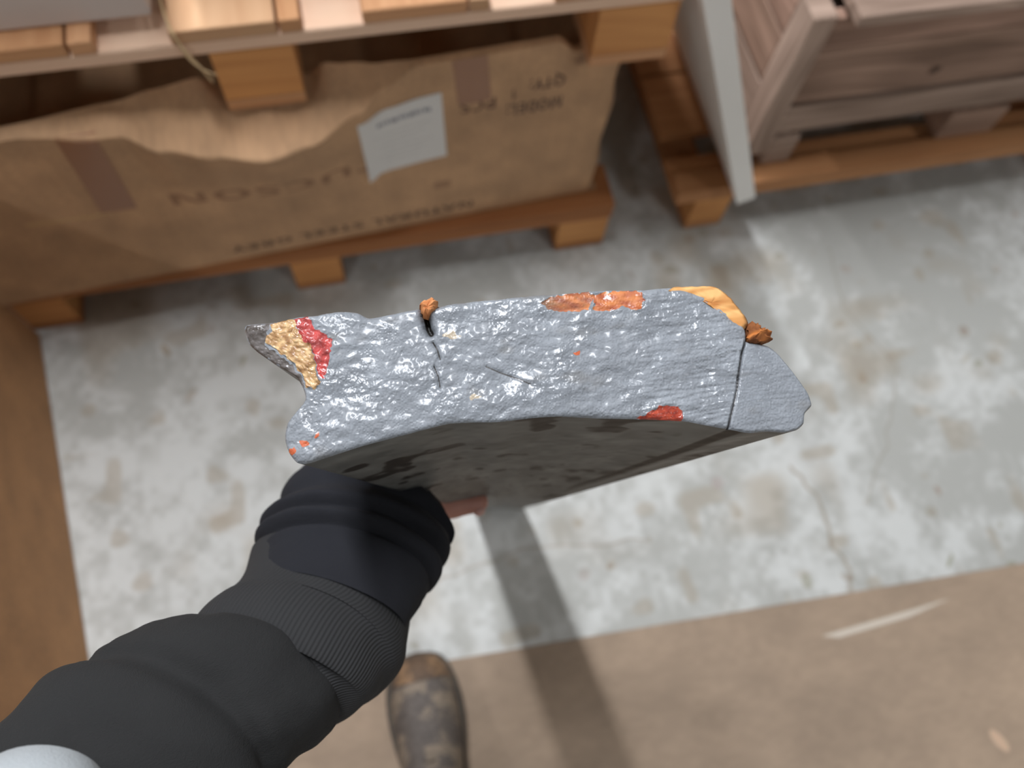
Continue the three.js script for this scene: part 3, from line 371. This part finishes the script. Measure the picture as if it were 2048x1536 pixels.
  const rings = SR.map((a, j) => pts.filter((_, i) => i % 2 === 0).map(([x, y]) => { const s = scale(a), hh = relief(x, y) - 2.2; const wob = a > 0.01 && a < LEN - 0.1 ? 0.9 * fbm(x * 0.06, a * 9, y * 0.06, 3) : 0; const nx = x - 20, ny = y - 78, l = Math.hypot(nx, ny) || 1; let P = local((x * s + wob * nx / l) / 1000, (y * s + wob * ny / l) / 1000, a + (j === 0 ? -hh / 1000 : Math.max(0, -hh / 1000) * Math.exp(-a * 60))); if (a === LEN) P.y = 0.0005; return P; }));
  let sg = loft(rings, { capEnd: true, uv: (i, j, p, W) => [SR[j] * 1.1, (i / 550) * 0.85 + 0.05] });
  part('shaft', sg, side, t, 'dull grey tapering sides with dark flaking streaks');
  // bare wood along the upper right edge and splintered bits
  const bare = (seed, c1, c0) => { const a = tileNoiseA(seed, 12, 50), b = tileNoise(seed + 1, 30); return new THREE.MeshStandardMaterial({ roughness: 0.85, map: dataTex(256, 256, (u, v) => mixc(c1, c0, 1.2 * a(u, v) + 0.5 * b(u, v) - 0.45)) }); };
  const mWood = bare(321, [240, 188, 122], [190, 124, 64]), mRust = bare(331, [206, 128, 62], [104, 58, 28]);
  const chunk = (poly, depth, up, seed, amp, sub = 6) => { // irregular broken lump over a traced outline, depth below the end
    const n = 64, per = []; let T = 0; poly.forEach((p, i) => { const q = poly[(i + 1) % poly.length]; per.push(T); T += Math.hypot(q[0] - p[0], q[1] - p[1]); });
    const rim = []; for (let k = 0; k < n; k++) { const L = k / n * T; let i = poly.length - 1; while (per[i] > L) i--; const a = poly[i], b = poly[(i + 1) % poly.length], s = (L - per[i]) / Math.hypot(b[0] - a[0], b[1] - a[1]); rim.push([mix(a[0], b[0], s), mix(a[1], b[1], s)]); }
    const cx = rim.reduce((s, p) => s + p[0], 0) / n, cy = rim.reduce((s, p) => s + p[1], 0) / n, R = []; 
    for (const [k, z] of [[0.02, up], [0.3, up * 0.95], [0.6, up * 0.8], [0.85, up * 0.5], [1, 0], [1, -depth * 0.5], [0.85, -depth]]) R.push(rim.map(p => { const x = mix(cx, p[0], k), y = mix(cy, p[1], k); const w = amp * (n3(x * 0.35 + seed, y * 0.35, z * 0.3) + 0.5 * n3(x * 0.9, y * 0.9 + seed, z)); return local((x + w * 0.5) / 1000, (y + w * 0.5) / 1000, -(z + w) / 1000); }));
    return loft(R, { capStart: true, capEnd: true, uv: (i, j, q) => [q.x * 6 + q.y * 3, q.z * 9 + q.y * 2] }); };
  const inner = OUTLINE.slice(26, 32).reverse().map(p => [p[0] - 1.5, p[1] - 2.5]);
  part('bare_wood_edge', chunk([...STRIP, ...inner], 60, -0.5, 3.3, 0.8), mWood, t, 'bare orange wood showing along the edge');
  part('broken_splinter', chunk(CHIPR, 14, 3, 7.7, 3.2), mRust, t, 'dark orange broken splinter'); part('broken_splinter', chunk(SPLINTER, 9, 4, 1.9, 2.6), bare(341, [226, 158, 104], [170, 96, 48]), t, 'orange splinter sticking out of the crack');
}

// ------------------------------------------------------------------ the person: hand, sleeve, boot
{
  const p = thing('person', 'arm in dark layered sleeves gripping the timber, with scuffed boot below', 'person');
  // hand and forearm as one surface, local metres along the timber
  const J = { el: [-0.104, -0.052, 0.165], fo: [-0.1, -0.036, 0.19], wr: [-0.086, 0.0, 0.245], pa: [-0.071, 0.02, 0.29], pb: [-0.066, 0.036, 0.318] };
  const B = [[J.el, J.fo, 0.03, 0.03], [J.fo, J.wr, 0.03, 0.026], [J.wr, J.pa, 0.026, 0.021], [[-0.078, 0.012, 0.262], [-0.066, 0.044, 0.268], 0.02, 0.014], [J.pa, J.pb, 0.021, 0.015], [[-0.074, 0.02, 0.31], [-0.062, 0.045, 0.336], 0.016, 0.012]];
  const fingers = [[0.270, 1], [0.2905, 1.07], [0.311, 1.0], [0.330, 0.84]].map(([a, k]) => [[-0.066, 0.046, a], [-0.058 + 0.03 * k, 0.0605, a + 0.003], [-0.05 + 0.054 * k, 0.058, a + 0.006], [-0.044 + 0.07 * k, 0.054, a + 0.008]]);
  const thumb = [[-0.083, 0.006, 0.262], [-0.062, 0.006, 0.282], [-0.038, 0.0105, 0.297], [-0.015, 0.0135, 0.303]];
  const smin = (a, b, k) => { const h = clamp(0.5 + 0.5 * (b - a) / k); return b + (a - b) * h - k * h * (1 - h); };
  const cap = (x, y, z, a, b, ra, rb) => { const bx = b[0] - a[0], by = b[1] - a[1], bz = b[2] - a[2], px = x - a[0], py = y - a[1], pz = z - a[2], t = clamp((px * bx + py * by + pz * bz) / (bx * bx + by * by + bz * bz)); return Math.hypot(px - bx * t, py - by * t, pz - bz * t) - mix(ra, rb, t); };
  const chain = (x, y, z, c, r) => { let d = 1; for (let i = 0; i < c.length - 1; i++) d = smin(d, cap(x, y, z, c[i], c[i + 1], r[i], r[i + 1]), 0.004); return d; };
  const sdf = (x, y, z) => { let d = 1; for (const [a, b, ra, rb] of B) d = smin(d, cap(x, y, z, a, b, ra, rb), 0.014); const th = chain(x, y, z, thumb, [0.015, 0.013, 0.0112, 0.0095]); let f = 1; for (const c of fingers) f = Math.min(f, chain(x, y, z, c, [0.0105, 0.0092, 0.0085, 0.0075])); return smin(smin(d, th, 0.012), f, 0.007); };
  const RES = 84, c0 = [-0.04, 0.0, 0.25], half = 0.125, mc = new MarchingCubes(RES, new THREE.MeshStandardMaterial(), false, false, 200000); mc.isolation = 0;
  for (let k = 0; k < RES; k++) for (let j = 0; j < RES; j++) for (let i = 0; i < RES; i++) { const x = c0[0] + (i / RES * 2 - 1) * half, y = c0[1] + (j / RES * 2 - 1) * half, z = c0[2] + (k / RES * 2 - 1) * half; mc.field[i + j * RES + k * RES * RES] = -sdf(x, y, z); }
  mc.update();
  const cnt = mc.count, pa = new Float32Array(cnt * 3), na = new Float32Array(cnt * 3);
  for (let i = 0; i < cnt; i++) { const q = local(c0[0] + mc.positionArray[i * 3] * half, c0[1] + mc.positionArray[i * 3 + 1] * half, c0[2] + mc.positionArray[i * 3 + 2] * half); pa.set([q.x, q.y, q.z], i * 3); }
  let hg = new THREE.BufferGeometry(); hg.setAttribute('position', new THREE.BufferAttribute(pa, 3)); hg = mergeVertices(hg, 1e-5); hg.computeVertexNormals();
  const hp = hg.attributes.position, hc = new Float32Array(hp.count * 3); for (let i = 0; i < hp.count; i++) { const f = fbm(hp.getX(i) * 60, hp.getY(i) * 60, hp.getZ(i) * 60, 3); hc.set([0.50 + 0.08 * f, 0.235 + 0.05 * f, 0.175 + 0.04 * f], i * 3); } hg.setAttribute('color', new THREE.BufferAttribute(hc, 3));
  part('body', hg, new THREE.MeshPhysicalMaterial({ vertexColors: true, roughness: 0.55, sheen: 0.2, side: THREE.DoubleSide }), p, 'bare hand with thumb on the timber');
  part('thumb_nail', new THREE.SphereGeometry(1, 20, 12), new THREE.MeshStandardMaterial({ color: 0xd2a497, roughness: 0.35 }), p).position.copy(local(-0.014, 0.0062, 0.2985)); p.children[p.children.length - 1].scale.set(0.006, 0.004, 0.0055);
  // sleeves: rings given by centre and half width across the arm
  const tube = (D, n, thick, disp, opt = {}) => { const ctr = new THREE.CatmullRomCurve3(D.map(r => V3(...r[0])), false, 'centripetal'), wid = new THREE.CatmullRomCurve3(D.map(r => V3(...r[1])), false, 'centripetal'), K = opt.k || 60; const R = [];
    for (let j = 0; j <= n; j++) { const s = j / n, c = ctr.getPoint(s), w = wid.getPoint(s), a = ctr.getTangent(s), nn = V3().crossVectors(w, a).normalize(); const toCam = V3(0, 1.45, 0).sub(c); if (nn.dot(toCam) < 0) nn.negate(); const b = w.length() * (opt.thin ? mix(opt.thin, thick, smooth(0, 0.5, s)) : thick); const ring = []; for (let i = 0; i < K; i++) { const th = i / K * Math.PI * 2, dd = disp ? disp(s, th) : 0; const q = V3().copy(c).addScaledVector(w, Math.cos(th) * (1 + dd / w.length())).addScaledVector(nn, Math.sin(th) * (b + dd)); if (opt.shift) q.addScaledVector(a, opt.shift(s, th)); ring.push(q); } R.push(ring); }
    if (opt.hem) { const R0 = R[0].map((q, i) => { const c = ctr.getPoint(0); return q.clone().lerp(c, 0.06); }), R1 = R[0].map(q => q.clone().lerp(ctr.getPoint(0), 0.1).add(ctr.getTangent(0).multiplyScalar(0.03))); R.unshift(R0); R.unshift(R1); }
    return loft(R, { capEnd: opt.capEnd, uv: opt.even ? (i, j, q, W, L) => [i / K * opt.even, L] : null }); };
  const clothBump = (() => { const a = tileNoise(501, 120), b = tileNoise(502, 30); return dataTex(512, 512, (u, v) => { const q = 255 * (0.6 * a(u, v) + 0.4 * b(u, v)); return [q, q, q]; }, false); })(); clothBump.repeat.set(22, 22);
  const cloth = (color, rough = 0.95) => new THREE.MeshPhysicalMaterial({ color, roughness: rough, sheen: 0.25, sheenRoughness: 0.6, sheenColor: new THREE.Color(0x3a3c40), bumpMap: clothBump, bumpScale: 0.00025, side: THREE.DoubleSide });
  const ribTex = dataTex(512, 64, (u, v) => { const q = 128 + 110 * Math.sin(u * Math.PI * 2 * 32); return [q, q, q]; }, false); ribTex.repeat.set(1 / 0.09, 4);
  const ribMat = new THREE.MeshPhysicalMaterial({ color: 0x2c2c2d, roughness: 0.95, sheen: 0.3, sheenColor: new THREE.Color(0x44423e), bumpMap: ribTex, bumpScale: 0.0005, side: THREE.DoubleSide });
  const fold = (s, c, w) => Math.exp(-((s - c) * (s - c)) / (w * w));
  part('inner_sleeve', tube(INNER, 90, 0.72, (s, th) => { const sk = s + 0.035 * Math.sin(th + 0.6); return -0.0045 * fold(sk, 0.36, 0.035) + 0.003 * fold(sk, 0.28, 0.05) - 0.006 * fold(sk, 0.57, 0.03) + 0.003 * fold(sk, 0.5, 0.04) + 0.003 * fold(sk, 0.66, 0.04) - 0.006 * fold(sk, 0.74, 0.03) + 0.0025 * fbm(Math.cos(th) * 1.6, Math.sin(th) * 1.6, s * 7, 3); }, { hem: true, thin: 0.45, shift: (s, th) => 0.034 * (1 - smooth(0, 0.45, s)) * smooth(-0.3, 0.9, Math.cos(th)) }), cloth(0x1b1c22), p, 'navy black inner sleeve bunched at the wrist');
  part('ribbed_cuff', tube(RIB, 70, 0.72, (s, th) => 0.003 + 0.003 * fbm(Math.cos(th) * 1.2, Math.sin(th) * 1.2, s * 3 + 4, 2), { k: 120, hem: true, even: 0.36 }), ribMat, p, 'charcoal ribbed knit cuff');
  part('outer_sleeve', tube(JACK, 110, 0.74, (s, th) => { const sk = s - 0.03 * Math.sin(th * 1.3); return -0.005 * fold(sk, 0.02, 0.03) - 0.006 + 0.003 * fold(sk, 0.13, 0.07) - 0.007 * fold(s + 0.09 * Math.sin(th - 0.4), 0.36, 0.035) + 0.004 * fold(s + 0.09 * Math.sin(th - 0.4), 0.46, 0.06) + 0.006 * fbm(Math.cos(th) * 1.4, Math.sin(th) * 1.4, s * 5 + 9, 3); }, { hem: true, capEnd: true }), cloth(0x242424), p, 'charcoal outer sleeve with soft folds');
  { const A = V3(...GREY[0]), Bq = V3(...GREY[1]), dir = V3().subVectors(Bq, A), L = dir.length(); dir.normalize(); const s1 = V3().crossVectors(dir, V3(0, 0, 1)).normalize(), s2 = V3().crossVectors(dir, s1), R = []; for (const [k, r] of [[0, 0.005], [0.004, 0.021], [0.015, 0.031], [0.05, 0.039], [0.2, 0.044], [0.4, 0.05], [0.7, 0.056], [0.9, 0.058], [0.96, 0.05], [0.99, 0.034], [1, 0.01]]) { const ring = []; for (let i = 0; i < 40; i++) { const th = i / 40 * Math.PI * 2; ring.push(V3().copy(A).addScaledVector(dir, k * L).addScaledVector(s1, Math.cos(th) * r).addScaledVector(s2, Math.sin(th) * r * 0.8)); } R.push(ring); }
    part('upper_sleeve', loft(R, { capStart: true, capEnd: true }), cloth(0xb4babd, 0.8), p, 'pale grey folded fabric at the elbow'); }
  // boot pointing away from the camera, standing on the cardboard
  const BX = -0.058, Y = 0.0048, toe = -0.1;
  const sec = [[0.0, 0.012, 0.03], [0.008, 0.03, 0.046], [0.022, 0.042, 0.06], [0.045, 0.0505, 0.07], [0.075, 0.054, 0.076], [0.11, 0.0545, 0.084], [0.15, 0.052, 0.1], [0.18, 0.048, 0.12], [0.21, 0.044, 0.135], [0.25, 0.041, 0.135], [0.285, 0.036, 0.13], [0.3, 0.022, 0.12]];
  const up = sec.map(([d, w, h]) => { const r = []; for (let i = 0; i < 48; i++) { const th = i / 48 * Math.PI * 2, c = Math.cos(th), s = Math.sin(th); const x = Math.sign(c) * Math.pow(Math.abs(c), 0.8) * w, y = s > 0 ? Math.pow(s, 0.85) * (h - 0.02) : s * 0.004; const cr = d > 0.07 && d < 0.17 ? 0.0018 * Math.sin(d * 260) * Math.max(0, s) : 0; r.push(V3(BX + x + (d - 0.15) * -0.02 + 0.001 * n3(x * 60, y * 60, d * 40), Y + 0.022 + y + cr, toe + d)); } return r; });
  const bn = tileNoise(601, 9), bn2 = tileNoise(602, 40), bootTex = dataTex(512, 512, (u, v) => { const q = smooth(0.4, 0.7, 0.7 * bn(u, v) + 0.3 * bn2(u, v)); const k = 0.9 + 0.2 * bn2(v, u); return [mix(88, 128, q) * k, mix(80, 114, q) * k, mix(74, 98, q) * k]; });
  const leather = new THREE.MeshStandardMaterial({ map: bootTex, roughness: 0.7, side: THREE.DoubleSide });
  const boot = new THREE.Group(); boot.name = 'boot'; boot.userData.label = 'scuffed grey brown leather boot'; p.add(boot);
  part('boot_upper', loft(up, { capStart: true, capEnd: true, uv: (i, j, q) => [q.x * 5 + 0.5, q.z * 5 + q.y * 3] }), leather, boot);
  const sole = new THREE.Shape(); const so = [[0, -0.002], [0.03, 0.004], [0.047, 0.02], [0.057, 0.05], [0.06, 0.09], [0.057, 0.13], [0.05, 0.17], [0.046, 0.22], [0.043, 0.27], [0.03, 0.305], [0, 0.312]]; sole.moveTo(so[0][0], -so[0][1]); sole.splineThru(so.slice(1).map(q => new THREE.Vector2(q[0], -q[1]))); sole.splineThru(so.slice(0, -1).reverse().map(q => new THREE.Vector2(-q[0], -q[1])));
  const sgeo = new THREE.ExtrudeGeometry(sole, { depth: 0.02, bevelEnabled: true, bevelSize: 0.002, bevelThickness: 0.002, bevelSegments: 2, curveSegments: 8 }); sgeo.rotateX(-Math.PI / 2); sgeo.translate(BX + 0.001, Y + 0.002, toe);
  part('sole', sgeo, new THREE.MeshStandardMaterial({ color: 0x4b443c, roughness: 0.85 }), boot);
  const capR = sec.slice(0, 4).map(([d, w, h]) => { const r = []; for (let i = 0; i <= 24; i++) { const th = i / 24 * Math.PI, c = Math.cos(th), s = Math.sin(th); r.push(V3(BX + Math.sign(c) * Math.pow(Math.abs(c), 0.8) * (w + 0.0012) + (d - 0.15) * -0.02, Y + 0.022 + Math.pow(s, 0.85) * (h - 0.0188), toe + d - 0.001)); } return r; });
  part('toe_cap', loft(capR, { closed: false, uv: (i, j, q) => [q.x * 4, q.z * 4] }), new THREE.MeshStandardMaterial({ map: bootTex, color: 0xffe2c4, roughness: 0.65, side: THREE.DoubleSide }), boot, 'worn tan toe cap');
  const lace = new THREE.MeshStandardMaterial({ color: 0x5a5148, roughness: 0.9 });
  for (let k = 0; k < 4; k++) { const z = toe + 0.135 + k * 0.022, h = 0.092 + k * 0.0145; part('lace', new THREE.TubeGeometry(new THREE.CatmullRomCurve3([V3(BX - 0.026, Y + h - 0.014, z), V3(BX, Y + h + 0.005, z + 0.004), V3(BX + 0.026, Y + h - 0.014, z)]), 16, 0.002, 6), lace, boot); }
  const leg = [[0.1, 0.058, 0.062, 0.125], [0.2, 0.062, 0.066, 0.13], [0.32, 0.07, 0.076, 0.15], [0.44, 0.072, 0.08, 0.17], [0.56, 0.078, 0.088, 0.175]].map(([y, a, b, dz]) => { const r = []; for (let i = 0; i < 40; i++) { const th = i / 40 * Math.PI * 2; const f = 1 + 0.05 * n3(Math.cos(th) * 1.5, Math.sin(th) * 1.5, y * 14); r.push(V3(BX - 0.004 + Math.cos(th) * a * f, y, toe + 0.11 + dz + Math.sin(th) * b * f)); } return r; });
  part('trouser_leg', loft(leg, { capEnd: true }), cloth(0x2a2d33), p, 'dark trouser leg');
}
renderer.render(scene, camera);
